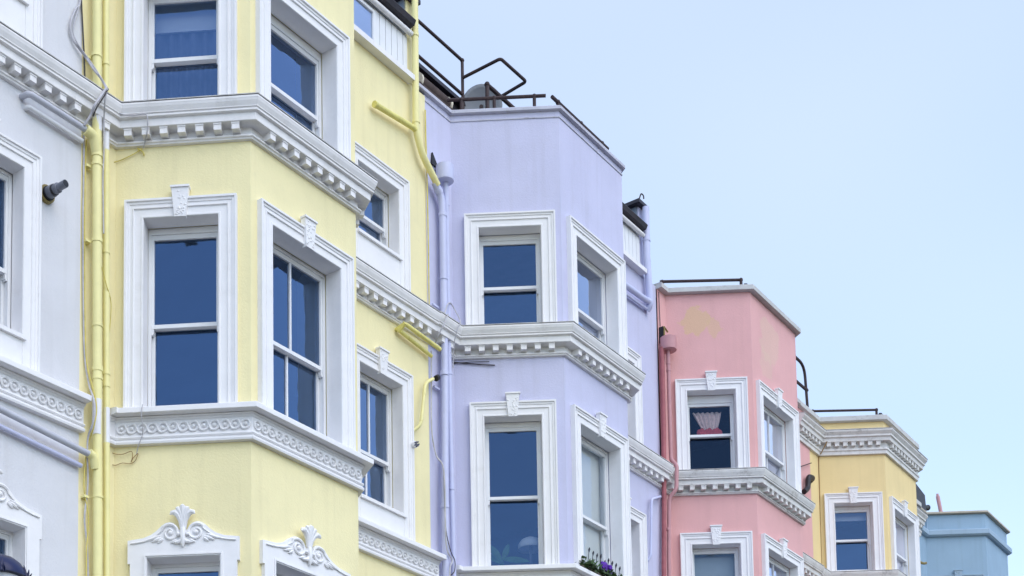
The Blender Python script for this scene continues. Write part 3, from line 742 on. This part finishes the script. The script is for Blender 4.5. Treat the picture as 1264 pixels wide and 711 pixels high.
# ------------------------------------------------------------------ things on the roofs
def rail(name, segs, r, label, cat='railing', mat='iron', posts=(), group=None):
    base = Vector(segs[0][0]); base.z = min(Vector(q).z for s in list(segs) + list(posts) for q in s)
    t = thing(name, base, label, cat, group)
    for s in segs: m = MB(); m.tube(bend(s, .05, 5) if len(s) < 8 else s, r, 8); m.build('rail', mat, t)
    for s in posts: m = MB(); m.tube(s, r, 8); m.ball(s[-1], r * 1.4); m.build('post', mat, t)
    return t


F = l.F['R']
rail('roof_railing', [[F(15.0, -.8, 16.97), F(17.86, -.8, 16.96)], [F(15.0, -.8, 16.43), F(17.86, -.8, 16.41)],
                      [F(17.86, -.8, 16.68), F(17.86, -.11, 16.68), F(18.54, -.10, 16.68), F(18.60, -.90, 16.66)]], .024,
     'tall dark pipe handrail turning a square corner above the lilac roof', posts=[[F(17.86, -.8, 14.9), F(17.86, -.8, 16.96)], [F(15.9, -.8, 14.9), F(15.9, -.8, 16.97)], [F(18.54, -.10, 14.95), F(18.54, -.10, 15.3)]])
rail('roof_railing', [[F(17.28, .03, 15.9), F(18.35, .03, 15.9)]], .03, 'short dark pipe rail sloping beside the satellite dish', posts=[[F(17.28, .03, 15.1), F(17.28, .03, 15.9)], [F(18.35, .03, 15.1), F(18.35, .03, 15.9)]])
FA = l.F['A']; FB = l.F['B']
rail('parapet_rail', [[FA(-.04, -.16, 15.315), FA(1.34, -.16, 15.315)]], .024, 'low dark rail over the left hand face of the lilac bay parapet', posts=[[FA(.16, -.16, 15.0), FA(.16, -.16, 15.315)], [FA(1.18, -.16, 15.0), FA(1.18, -.16, 15.315)], [FA(.62, -.16, 15.0), FA(.62, -.16, 15.315)]])
rail('parapet_rail', [[FB(.08, -.15, 15.29), FB(1.63, -.15, 15.29)]], .026, 'low dark rail over the street face of the lilac bay parapet', posts=[[FB(x, -.15, 15.0), FB(x, -.15, 15.29)] for x in (.24, .86, 1.46)])
m = MB(); m.tube([F(15.5, -.35, 15.45), F(16.8, -.35, 15.43)], .03, 8); tag(m.build('parapet_rail', 'iron'), 'dark rail low behind the lilac parapet beside the yellow pier', 'railing')
FA = p.F['A']
rail('parapet_rail', [[FA(-.06, -.16, 15.295), FA(1.33, -.16, 15.265)]], .026, 'dark rough rail along the pink bay parapet', posts=[[FA(1.32, -.16, 15.0), FA(1.32, -.16, 15.265)], [FA(-.02, -.16, 15.0), FA(-.02, -.16, 15.29)]])
FA = o.F['A']
rail('parapet_rail', [[FA(-.06, -.16, 15.29), FA(1.26, -.16, 15.265)]], .026, 'dark straight rail along the custard yellow bay parapet', posts=[[FA(1.25, -.16, 15.0), FA(1.25, -.16, 15.265)], [FA(-.04, -.16, 15.0), FA(-.04, -.16, 15.29)]])
for h, s, lab in ((p, 1.37, 'small dark wedge at the right end of the pink parapet rail'), (o, 1.30, 'small dark wedge at the right end of the custard parapet rail')):
    FA = h.F['A']; m = MB(); m.plate(FA, [(s, 15.03), (s + .18, 15.03), (s + .05, 15.20), (s, 15.20)], -.3, -.16)
    tag(m.build('roof_vent', 'slate'), lab, 'vent')
F = p.F['R']
rail('roof_railing', [bend([F(28.0, -.12, 16.13), F(28.96, -.12, 16.12), F(29.06, -.12, 15.2)], .25, 6)], .03, 'dark hooped handrail between the pink bay and the custard parapet', posts=[[F(28.0, -.12, 15.62), F(29.04, -.12, 15.62)], [F(28.0, -.12, 14.95), F(28.0, -.12, 16.12)]])

# satellite dish
F = l.F['R']; dc = F(18.10, -.62, 16.26)
t = thing('satellite_dish', F(18.10, -.75, 14.93), 'round grey satellite dish behind the rails on the lilac roof', 'satellite dish')
ax = Vector((-.1, -.93, -.25)).normalized(); u = ax.cross(Vector((0, 0, 1))).normalized(); v = u.cross(ax)
m = MB(); rows = []
for k in range(7):
    r = .31 * k / 6; rows.append(m.add([dc + (u * math.cos(a * math.pi / 14) + v * math.sin(a * math.pi / 14)) * r + ax * (r * r * .6) for a in range(28)]))
for k in range(6):
    for a in range(28): m.face([rows[k] + a, rows[k] + (a + 1) % 28, rows[k + 1] + (a + 1) % 28, rows[k + 1] + a], True)
di = m.build('dish', 'dish', t, recalc=False); sm = di.modifiers.new('thick', 'SOLIDIFY'); sm.thickness = .012
m = MB(); m.tube([dc - v * .25, dc - v * .12 + ax * .30], .012, 6); ar = m.build('feed_arm', 'iron', t)
m = MB(); m.tube([dc - v * .13 + ax * .24, dc - v * .11 + ax * .36], .03, 10); m.build('receiver', 'iron', ar)
m = MB(); m.tube([dc - ax * .08, F(18.10, -.75, 14.93)], .022, 8); m.build('mast', 'iron', t)

F = l.F['R']
t = thing('felt_roll', F(16.9, -.62, 14.95), 'dark brown roll with cream ends lying behind the lilac parapet', 'roll')
m = MB(); m.tube([F(16.45, -.62, 15.78), F(17.12, -.62, 15.78)], .12, 14); rl = m.build('roll', 'felt', t)
for s in (16.42, 17.13): m = MB(); m.tube([F(s, -.62, 15.78), F(s + .04, -.62, 15.78)], .13, 14); m.build('end_cap', 'cream', t)
m = MB(); m.box(F, 16.3, 17.3, -.8, -.45, 14.93, 15.64); m.build('trestle', 'felt', t)
m = MB(); m.ball(F(17.05, -.3, 15.42), .07); m.ball(F(17.2, -.3, 15.44), .06); m.tube([F(17.1, -.3, 14.93), F(17.1, -.3, 15.40)], .04, 8)
tag(m.build('floodlight', 'flue'), 'small twin grey floodlight at the corner of the lilac parapet', 'lamp')
F = y.F['R']
# mast on the blue roof, dark stack beside it
FA = b.F['A']; m = MB(); m.tube([FA(.63, -.6, 14.8), FA(.51, -.6, 15.60)], .045, 10); m.tube([FA(.51, -.6, 15.60), FA(.505, -.6, 15.66)], .03, 8)
tag(m.build('vent_pipe', 'pipe_pink'), 'leaning dull pink vent pipe on the blue roof', 'vent pipe')
F = o.F['R']
t = thing('roof_fan', F(35.5, -.05, 14.9), 'dark bracketed fan box at the roof edge beside the blue house', 'fan')
m = MB(); m.hexa([F(35.0, -.2, 14.9), F(35.70, -.2, 14.9), F(35.70, .06, 14.9), F(35.0, .06, 14.9), F(35.0, -.2, 15.46), F(35.62, -.2, 15.36), F(35.62, .06, 15.36), F(35.0, .06, 15.46)]); m.build('box', 'slate', t)
m = MB(); m.tube([F(35.55, .0, 15.1), F(35.95, .0, 15.16)], .05, 8); m.ball(F(35.97, 0, 15.17), .07); m.build('spout', 'black', t)

# ------------------------------------------------------------------ cables
def cable(h, f, pts, r, mat, label):
    F = h.F[f]; m = MB(); m.tube(smooth_line([F(s, q, z) for s, q, z in pts]), r * .85, 6); tag(m.build('cable', mat), label, 'cable', 'cables on the facades')


cable(y, 'R', [(9.76, .02, 13.4), (9.724, .02, 12.781), (9.663, .03, 12.652), (9.6, .03, 12.483), (9.591, .03, 12.363), (9.645, .03, 12.27), (9.765, .05, 12.177), (9.80, .16, 11.99), (9.853, .2, 11.914), (9.864, .275, 11.779)], .014, 'cable', 'thick grey cable bowing out on the grey wall above the cornice')
cable(y, 'R', [(9.70, .03, 12.68), (9.64, .04, 12.5), (9.62, .04, 12.36), (9.67, .05, 12.26), (9.78, .08, 12.15), (9.82, .18, 11.98), (9.875, .275, 11.79)], .010, 'cable', 'thinner grey cable beside the thick one on the grey wall')
cable(y, 'R', [(9.864, .275, 11.779), (9.791, .28, 11.657), (9.715, .27, 11.517), (9.714, .21, 11.437), (9.679, .15, 11.332)], .016, 'cable', 'grey cable bundle slung down over the cornice beside the yellow pipes')
cable(y, 'R', [(9.885, .28, 11.78), (9.815, .285, 11.65), (9.74, .275, 11.51), (9.735, .22, 11.43)], .009, 'cable_dark', 'dark cable crossing the cornice with the grey bundle')
cable(y, 'R', [(9.877, .28, 11.782), (9.848, .275, 11.648), (9.888, .22, 11.576), (9.93, .165, 11.491), (9.945, .15, 11.163), (9.935, .15, 10.851), (9.95, .15, 10.3)], .009, 'cable', 'grey cable dropping over the cornice and down the yellow pipe')
cable(y, 'R', [(9.735, .02, 12.85), (9.759, .02, 12.534), (9.784, .02, 12.192), (9.80, .02, 11.85)], .010, 'cable_dark', 'dark cable along the edge of the grey wall above the cornice')
cable(y, 'R', [(9.79, .02, 11.4), (9.79, .02, 10.788), (9.785, .02, 10.348), (9.80, .02, 9.503), (9.82, .02, 8.988), (9.845, .06, 8.683), (9.80, .19, 8.45), (9.79, .19, 8.222), (9.80, .1, 8.058), (9.85, .05, 7.632), (9.82, .04, 7.284), (9.85, .04, 7.041), (9.87, .04, 6.706), (9.87, .04, 6)], .011, 'cable', 'long weathered cable down the seam of grey and yellow walls')
cable(y, 'R', [(9.815, .03, 11.3), (9.80, .03, 10.9), (9.80, .03, 10.2), (9.815, .03, 9.3), (9.835, .04, 8.9), (9.84, .18, 8.45), (9.815, .18, 8.20), (9.83, .06, 8.0), (9.80, .05, 7.6), (9.86, .05, 7.3), (9.84, .05, 6.9), (9.85, .05, 6)], .008, 'cable_yellow', 'thin cable painted yellow in the seam beside the yellow pipes')
cable(y, 'R', [(9.927, .155, 9.933), (10.002, .13, 9.795), (10.105, .09, 9.659), (10.133, .05, 9.436), (10.093, .06, 9.156)], .006, 'cable_yellow', 'thin loop of yellow painted wire across the two yellow pipes')
cable(y, 'A', [(.0, .26, 11.847), (.06, .215, 11.70), (.197, .205, 11.644), (.351, .205, 11.651), (.385, .20, 11.617), (.378, .165, 11.52), (.365, .14, 11.47), (.33, .07, 11.431), (.30, .03, 11.39)], .008, 'cable', 'pale wire along the yellow bay cornice and down between its dentils')
cable(y, 'A', [(.239, .02, 11.40), (.294, .03, 11.354), (.309, .02, 11.315)], .010, 'cable_yellow', 'stub of yellow painted cable under the yellow bay cornice')
cable(y, 'A', [(-.05, .02, 11.259), (.049, .02, 11.278), (.196, .02, 11.34), (.294, .03, 11.39)], .006, 'cable_yellow', 'thin yellow wire curving under the yellow bay cornice')
cable(y, 'A', [(.34, .17, 8.53), (.327, .165, 8.43), (.320, .08, 8.268), (.275, .07, 8.145), (.24, .02, 8.06)], .006, 'cable', 'pale wire crossing the scrolled band of the yellow bay')
cable(y, 'A', [(-.05, .015, 8.12), (.02, .02, 8.085), (.10, .03, 8.075), (.19, .03, 8.10), (.20, .025, 8.04), (.185, .02, 7.99), (.21, .03, 8.03), (.26, .03, 8.075), (.225, .02, 8.0), (.17, .02, 7.975), (.09, .02, 7.985), (.02, .02, 7.965), (-.05, .015, 7.985)], .0045, 'cable_rust', 'tangled brown wire under the scrolled band of the yellow bay')
cable(l, 'R', [(15.863, .22, 11.784), (15.98, .2, 12.0), (16.134, .14, 12.10), (16.227, .14, 12.05), (16.20, .25, 11.83), (16.10, .27, 11.678), (16.12, .2, 11.50), (16.17, .14, 11.2)], .009, 'cable', 'grey cable looping over the cornice at the lilac pipes')
cable(l, 'R', [(15.89, .27, 11.80), (15.79, .275, 11.63), (15.74, .22, 11.483), (15.78, .12, 11.383)], .011, 'cable', 'short grey cable slung over the cornice above the olive loop')
cable(l, 'A', [(-.05, .02, 11.40), (.164, .02, 11.378), (.385, .02, 11.350), (.561, .02, 11.335)], .009, 'cable_dark', 'long dark wire drooping under the left end of the lilac cornice')
cable(l, 'A', [(-.05, .02, 11.38), (.22, .02, 11.392), (.485, .02, 11.39)], .006, 'cable_dark', 'shorter dark wire tight under the lilac cornice')
cable(y, 'R', [(15.735, .03, 14.7), (15.74, .03, 14.319), (15.755, .03, 13.637), (15.765, .03, 12.843), (15.765, .03, 11.85)], .012, 'cable_yellow', 'yellow stained cable down the upper seam of yellow and lilac walls')
cable(y, 'R', [(15.80, .03, 11.33), (15.79, .03, 10.813), (15.785, .03, 10.242), (15.86, .04, 9.911), (15.895, .14, 9.673), (15.90, .15, 8.898), (15.93, .15, 8.60), (16.03, .16, 8.48), (15.95, .18, 8.35), (15.93, .18, 8.0)], .013, 'cable', 'grey cable down the lower seam of yellow and lilac walls')
cable(l, 'R', [(15.92, .14, 9.7), (15.915, .16, 8.95), (16.0, .17, 8.62), (16.10, .17, 8.5), (16.06, .19, 8.34), (15.96, .19, 8.25)], .008, 'cable_dark', 'dark cable coiled at the foot of the lilac pipes')
cable(o, 'A', [(.158, .145, 14.503), (.05, .09, 14.30), (.007, .02, 14.2), (.0, .02, 13.619), (-.01, .02, 12.938), (-.014, .02, 11.83)], .012, 'cable_rust', 'brown cable down the left corner of the custard yellow bay')
cable(p, 'R', [(28.0, .05, 13.60), (28.72, .05, 13.93)], .012, 'cable_dark', 'straight dark wire on the pink wall above the black swan neck')
cable(b, 'A', [(.045, .03, 14.85), (.03, .05, 14.60), (.01, .115, 14.5), (-.02, .11, 14.40)], .014, 'blue_trim', 'blue painted cable at the left corner of the blue bay')
cable(p, 'L', [(22.385, .02, 14.9), (22.40, .02, 14.6), (22.41, .02, 14.3)], .008, 'cable_dark', 'thin dark wire down the top corner of the pink wall')

# ------------------------------------------------------------------ inside the windows
def cloth(F, a, b, z0, z1, p, mat, name, label, folds=9, amp=.03, cat='curtain'):
    m = MB(); n = folds * 6; cols = []
    for k in range(n + 1):
        s = a + (b - a) * k / n; q = p + amp * math.sin(2 * math.pi * folds * k / n + .6 * math.sin(k * .37)) if folds else p
        cols.append(m.add([F(s, q, z0), F(s, q * 1.0, z1)]))
    for u, v in zip(cols[:-1], cols[1:]): m.face([u, v, v + 1, u + 1], True)
    ob = m.build(name, mat, None, recalc=False); sm = ob.modifiers.new('thick', 'SOLIDIFY'); sm.thickness = .006
    return tag(ob, label, cat)


F, a, bb, zb, zt, rec = wyA2
cloth(F, a - .1, bb + .1, zb - .1, zt - .16, -.46, 'net', 'net_curtain', 'grey net curtain in the topmost left window of the yellow bay', 8, .035)
m = MB(); m.box(F, a, bb, -.42, -.40, zt - .27, zt + .05); tag(m.build('roller_blind', 'blind'), 'pale rolled blind at the head of the topmost left yellow bay window', 'blind')
F, a, bb, zb, zt, rec = woA2
m = MB(); m.box(F, a, bb, -.42, -.40, zt - .22, zt + .05); tag(m.build('roller_blind', 'blind'), 'white blind at the head of the custard yellow bay window', 'blind')
F, a, bb, zb, zt, rec = wlB1
m = MB(); m.box(F, a - .03, bb + .06, -rec - .15, -rec - .138, zb, zt); tag(m.build('roller_blind', 'blind'), 'white blind drawn down inside the lower street window of the lilac bay', 'blind')
F, a, bb, zb, zt, rec = wpA1
m = MB(); m.box(F, a - .05, bb + .05, -.36, -.345, zb, zt); tag(m.build('roller_blind', 'blind_grey'), 'grey blue blind drawn in the lower left window of the pink bay', 'blind')
F, a, bb, zb, zt, rec = wpA2
# tied curtain: white fan gathered in a red tie
t = thing('tied_curtain', F((a + bb) / 2, -.42, 12.5), 'pale pink curtain gathered in a red tie, upper left window of the pink bay', 'curtain')
c = (a + bb) / 2; rw = MB(); rows = []
for j in range(7):
    z = 12.64 + .36 * j / 6; hw = .085 + .16 * (j / 6) ** .7
    rows.append(rw.add([F(c + .02 + hw * (2 * k / 24 - 1) - .05 * (j / 6), -rec - .165 + .016 * math.sin(k * 1.6) * (.4 + j / 6), z) for k in range(25)]))
for j in range(6):
    for k in range(24): rw.face([rows[j] + k, rows[j] + k + 1, rows[j + 1] + k + 1, rows[j + 1] + k], True)
q = rw.build('curtain_fan', 'cloth_pale', t, recalc=False); q.modifiers.new('t', 'SOLIDIFY').thickness = .006
rw = MB()
for k in range(9):
    s = c - .16 + .34 * k / 8; rw.ball(F(s, -rec - .15, 12.64 + .02 * math.sin(k * 2.1)), .05, .03, .065)
rw.build('ruffle', 'cloth_red', t)
for k in range(4): rw = MB(); rw.ball(F(c - .14 + .1 * k, -rec - .145, 12.565), .04, .03, .03); rw.build('frill', 'blind', t)
# plant and lampshade behind the lower left window of the lilac bay
F, a, bb, zb, zt, rec = wlA1
t = thing('houseplant', F(.62, -.5, 8.3), 'green leaved houseplant inside the lower left window of the lilac bay', 'plant')
m = MB(); m.tube([F(.62, -.5, 8.30), F(.62, -.5, 8.56)], [.08, .11], 14); m.build('pot', 'terracotta', t)


def leaf(m, p0, p1, w, nrm, droop=.03):
    p0, p1 = Vector(p0), Vector(p1); d = p1 - p0; sd = d.cross(nrm).normalized(); rows = []
    for k in range(7):
        t = k / 6; ww = w * math.sin(math.pi * min(1, t * .93 + .05)) ** .8; cc = p0 + d * t + Vector((0, 0, -droop * t * t))
        rows.append(m.add([cc - sd * ww + nrm * .01, cc, cc + sd * ww + nrm * .01]))
    for u, v in zip(rows[:-1], rows[1:]):
        m.face([u, u + 1, v + 1, v], True); m.face([u + 1, u + 2, v + 2, v + 1], True)


nn = Vector((F.n.x, F.n.y, .5)).normalized()
for (x0, z0, x1, z1, w) in ((.62, 8.72, .44, 8.98, .055), (.62, 8.76, 1.0, 8.72, .06), (.60, 8.7, .36, 8.86, .05), (.64, 8.74, .72, 8.98, .045)):
    m = MB(); leaf(m, F(x0, -.42, z0), F(x1, -.36, z1), w, nn); m.tube([F(.62, -.48, 8.5), F(x0, -.42, z0)], .007, 5); m.build('leaf', 'leaf', t, recalc=False)
m = MB()
pr = [(.0, 9.13), (.06, 9.125), (.13, 9.09), (.17, 9.03), (.18, 8.96)]
rows = [m.add([F(1.03 + r * math.cos(k * math.pi / 12), -.62 + r * math.sin(k * math.pi / 12), z) for k in range(24)]) for r, z in [(max(r, .004), z) for r, z in pr]]
for u, v in zip(rows[:-1], rows[1:]):
    for k in range(24): m.face([u + k, u + (k + 1) % 24, v + (k + 1) % 24, v + k], True)
t = thing('table_lamp', F(1.03, -.62, 8.2), 'white domed lampshade inside the lower left window of the lilac bay', 'lamp')
q = m.build('lamp_shade', 'blind', t, recalc=False); q.modifiers.new('t', 'SOLIDIFY').thickness = .006
m = MB(); m.tube([F(1.03, -.62, 8.2), F(1.03, -.62, 9.1)], .02, 8); m.build('stem', 'flue', t)

# flowers on the ledge of the lilac bay
F = l.F['B']; t = thing('flower_trough', F(.75, .05, 8.49), 'trough of violet pansies and dark foliage on the lilac bay ledge', 'flower trough')
m = MB(); m.box(F, .22, 1.25, -.02, .09, 8.49, 8.55); m.build('trough', 'terracotta', t)
rnd = random.Random(3); m = MB()
for k in range(300):
    s = .16 + rnd.random() * 1.12; q = F(s, .0 + rnd.random() * .14, 8.52 + rnd.random() * .11)
    d = Vector((rnd.uniform(-1, 1), rnd.uniform(-1, 1), rnd.uniform(-.2, 1))).normalized(); leaf(m, q, q + d * .075, .026, Vector((F.n.x, F.n.y, .6)).normalized())
m.build('foliage', 'leaf_dark', t, recalc=False)
m = MB()
for k in range(17):
    s = .70 + rnd.random() * .30; q = F(s, .05 + rnd.random() * .06, 8.60 + rnd.random() * .13)
    for w in range(5): a = w * 2 * math.pi / 5; m.ball(q + Vector((F.D.x, F.D.y, 0)) * .02 * math.cos(a) + Vector((0, 0, .02 * math.sin(a))), .019, .008, .019, None, 6, 4)
m.build('blossom', 'petal', t)
for k in range(9):
    s = .42 + k * .105; z = 8.80 + rnd.random() * .07; m = MB(); q = F(s + .05, .06, z); m.tube([F(s, .05, 8.56), F(s + .03, .06, z - .06)], .005, 5); m.tube([q - Vector((.01, 0, .07)), q - Vector((.005, 0, .03)), q], [.006, .016, .005], 6); m.build('flower_spike', 'bud', t)
for k in range(12):
    s = .40 + rnd.random() * .3; m = MB(); q = F(s, .06, 8.6); leaf(m, q, q + Vector((rnd.uniform(-.05, .1), 0, .12)), .012, Vector((F.n.x, F.n.y, .2)).normalized()); m.build('leaf', 'leaf', t, recalc=False)

# ------------------------------------------------------------------ street lamp in the left corner
lc = Vector((-2.265, 9.0, 0)); t = thing('street_lamp', lc, 'navy domed street lantern in the bottom left corner', 'street lamp')
m = MB(); prof = [(.004, 4.815), (.05, 4.81), (.10, 4.79), (.145, 4.755), (.172, 4.715), (.185, 4.68), (.185, 4.668), (.16, 4.665)]
m.tube([lc + Vector((0, 0, z)) for r, z in prof], [r for r, z in prof], 28); m.build('dome', 'navy', t)
m = MB(); m.tube([lc + Vector((0, 0, z)) for z in (4.664, 4.50, 4.34)], [.155, .15, .10], 24); m.build('lantern_glass', 'frost', t)
for k in range(6):
    a = k * math.pi / 3 - .12; d = Vector((math.cos(a), math.sin(a), 0)); m = MB(); q = lc + d * .185 + Vector((0, 0, 4.66))
    sd = Vector((-d.y, d.x, 0))
    for (x, zz, w) in ((-.02, .085, .012), (.012, .055, .010), (.03, .03, .008)):
        m.tube([q + sd * x * .4, q + d * x * .6 + sd * x * .3 + Vector((0, 0, zz * .6)), q + d * x + Vector((0, 0, zz))], [w, w * .7, .002], 6)
    m.build('rim_leaf', 'navy', t)
m = MB(); m.tube([lc + Vector((0, 0, z)) for z in (0, .3, .31, 1.0, 1.02, 4.25, 4.34)], [.14, .14, .09, .08, .055, .045, .09], 18); m.build('post', 'navy', t)

# ------------------------------------------------------------------ street
def strip(name, p0, p1, z, mat, s0=-60, s1=140, th=.1):
    F = Fr(-N * DM, S); m = MB(); m.box(F, s0, s1, p0, p1, z - th, z); return structure(name, m, mat)


m = MB(); k = m.add([(-900, -900, -.11), (900, -900, -.11), (900, 900, -.11), (-900, 900, -.11)]); m.face([k, k + 1, k + 2, k + 3]); structure('ground', m, 'earth')
strip('pavement', -.05, 4.3, .0, 'pave'); strip('kerb', 4.3, 4.45, .01, 'kerb', th=.2); strip('road', 4.45, 8.2, -.10, 'asphalt', th=.006)
strip('kerb', 8.2, 8.35, .01, 'kerb', th=.2); strip('pavement', 8.35, 25, .0, 'pave')

# ------------------------------------------------------------------ light
SUN_EL, SUN_AZ = R(49), R(144)      # high hazy sun behind the camera, azimuth clockwise from +Y
w = bpy.data.worlds.new('World'); sc.world = w; w.use_nodes = True; nt = w.node_tree
bg = nt.nodes['Background']; sky = nt.nodes.new('ShaderNodeTexSky'); sky.sky_type = 'NISHITA'; sky.sun_disc = False
sky.sun_elevation = SUN_EL; sky.sun_rotation = SUN_AZ; sky.air_density = 1.0; sky.dust_density = .7; sky.ozone_density = 1.0; sky.altitude = 0
tcw = nt.nodes.new('ShaderNodeTexCoord'); mpw = nt.nodes.new('ShaderNodeMapping'); mpw.inputs['Scale'].default_value = (1.1, 1.1, 2.6); mpw.inputs['Location'].default_value = (3.3, .3, 2.2)
nw = nt.nodes.new('ShaderNodeTexNoise'); nw.inputs['Scale'].default_value = 1.0; nw.inputs['Detail'].default_value = 1.5; nw.inputs['Roughness'].default_value = .55
rw_ = nt.nodes.new('ShaderNodeMapRange'); rw_.inputs['From Min'].default_value = .35; rw_.inputs['From Max'].default_value = .68; rw_.inputs['To Min'].default_value = .06; rw_.inputs['To Max'].default_value = .50
mw = nt.nodes.new('ShaderNodeMixRGB'); mw.inputs['Color2'].default_value = (3.0, 3.22, 3.55, 1)        # thin high cloud
nt.links.new(tcw.outputs['Generated'], mpw.inputs[0]); nt.links.new(mpw.outputs[0], nw.inputs['Vector']); nt.links.new(nw.outputs['Fac'], rw_.inputs['Value']); nt.links.new(rw_.outputs[0], mw.inputs['Fac'])
nt.links.new(sky.outputs[0], mw.inputs['Color1']); nt.links.new(mw.outputs[0], bg.inputs[0]); bg.inputs[1].default_value = .15
ld = bpy.data.lights.new('sun', 'SUN'); ld.energy = .55; ld.angle = R(60); ld.color = (1, .95, .88)
so = bpy.data.objects.new('sun', ld); col.objects.link(so)
dirv = Vector((math.sin(SUN_AZ) * math.cos(SUN_EL), math.cos(SUN_AZ) * math.cos(SUN_EL), math.sin(SUN_EL)))
so.rotation_euler = dirv.to_track_quat('Z', 'Y').to_euler(); so.location = (0, -20, 30)
sc.view_settings.view_transform = 'Standard'; sc.view_settings.look = 'None'; sc.view_settings.gamma = 1; sc.view_settings.exposure = 1.2
sc.view_settings.use_curve_mapping = False
sc.cycles.max_bounces = 8; sc.cycles.transparent_max_bounces = 12; sc.cycles.use_denoising = True

# ------------------------------------------------------------------ camera (a level view with the lens shifted up)
cd = bpy.data.cameras.new('camera'); cam = bpy.data.objects.new('camera', cd); col.objects.link(cam); sc.camera = cam
cd.sensor_width = 36; cd.lens = 36 * 1874.02 / 1264; cd.shift_x = (632 - 460.89) / 1264; cd.shift_y = (1165.855 - 355.5) / 1264
cd.clip_end = 3000
cam.matrix_world = Matrix.Translation((0, 0, 1.6)) @ Matrix.Rotation(math.pi / 2 + .0899, 4, 'X') @ Matrix.Rotation(-.0096, 4, 'Z')
for ob in list(bpy.data.objects):
    if '_o' in ob: del ob['_o']
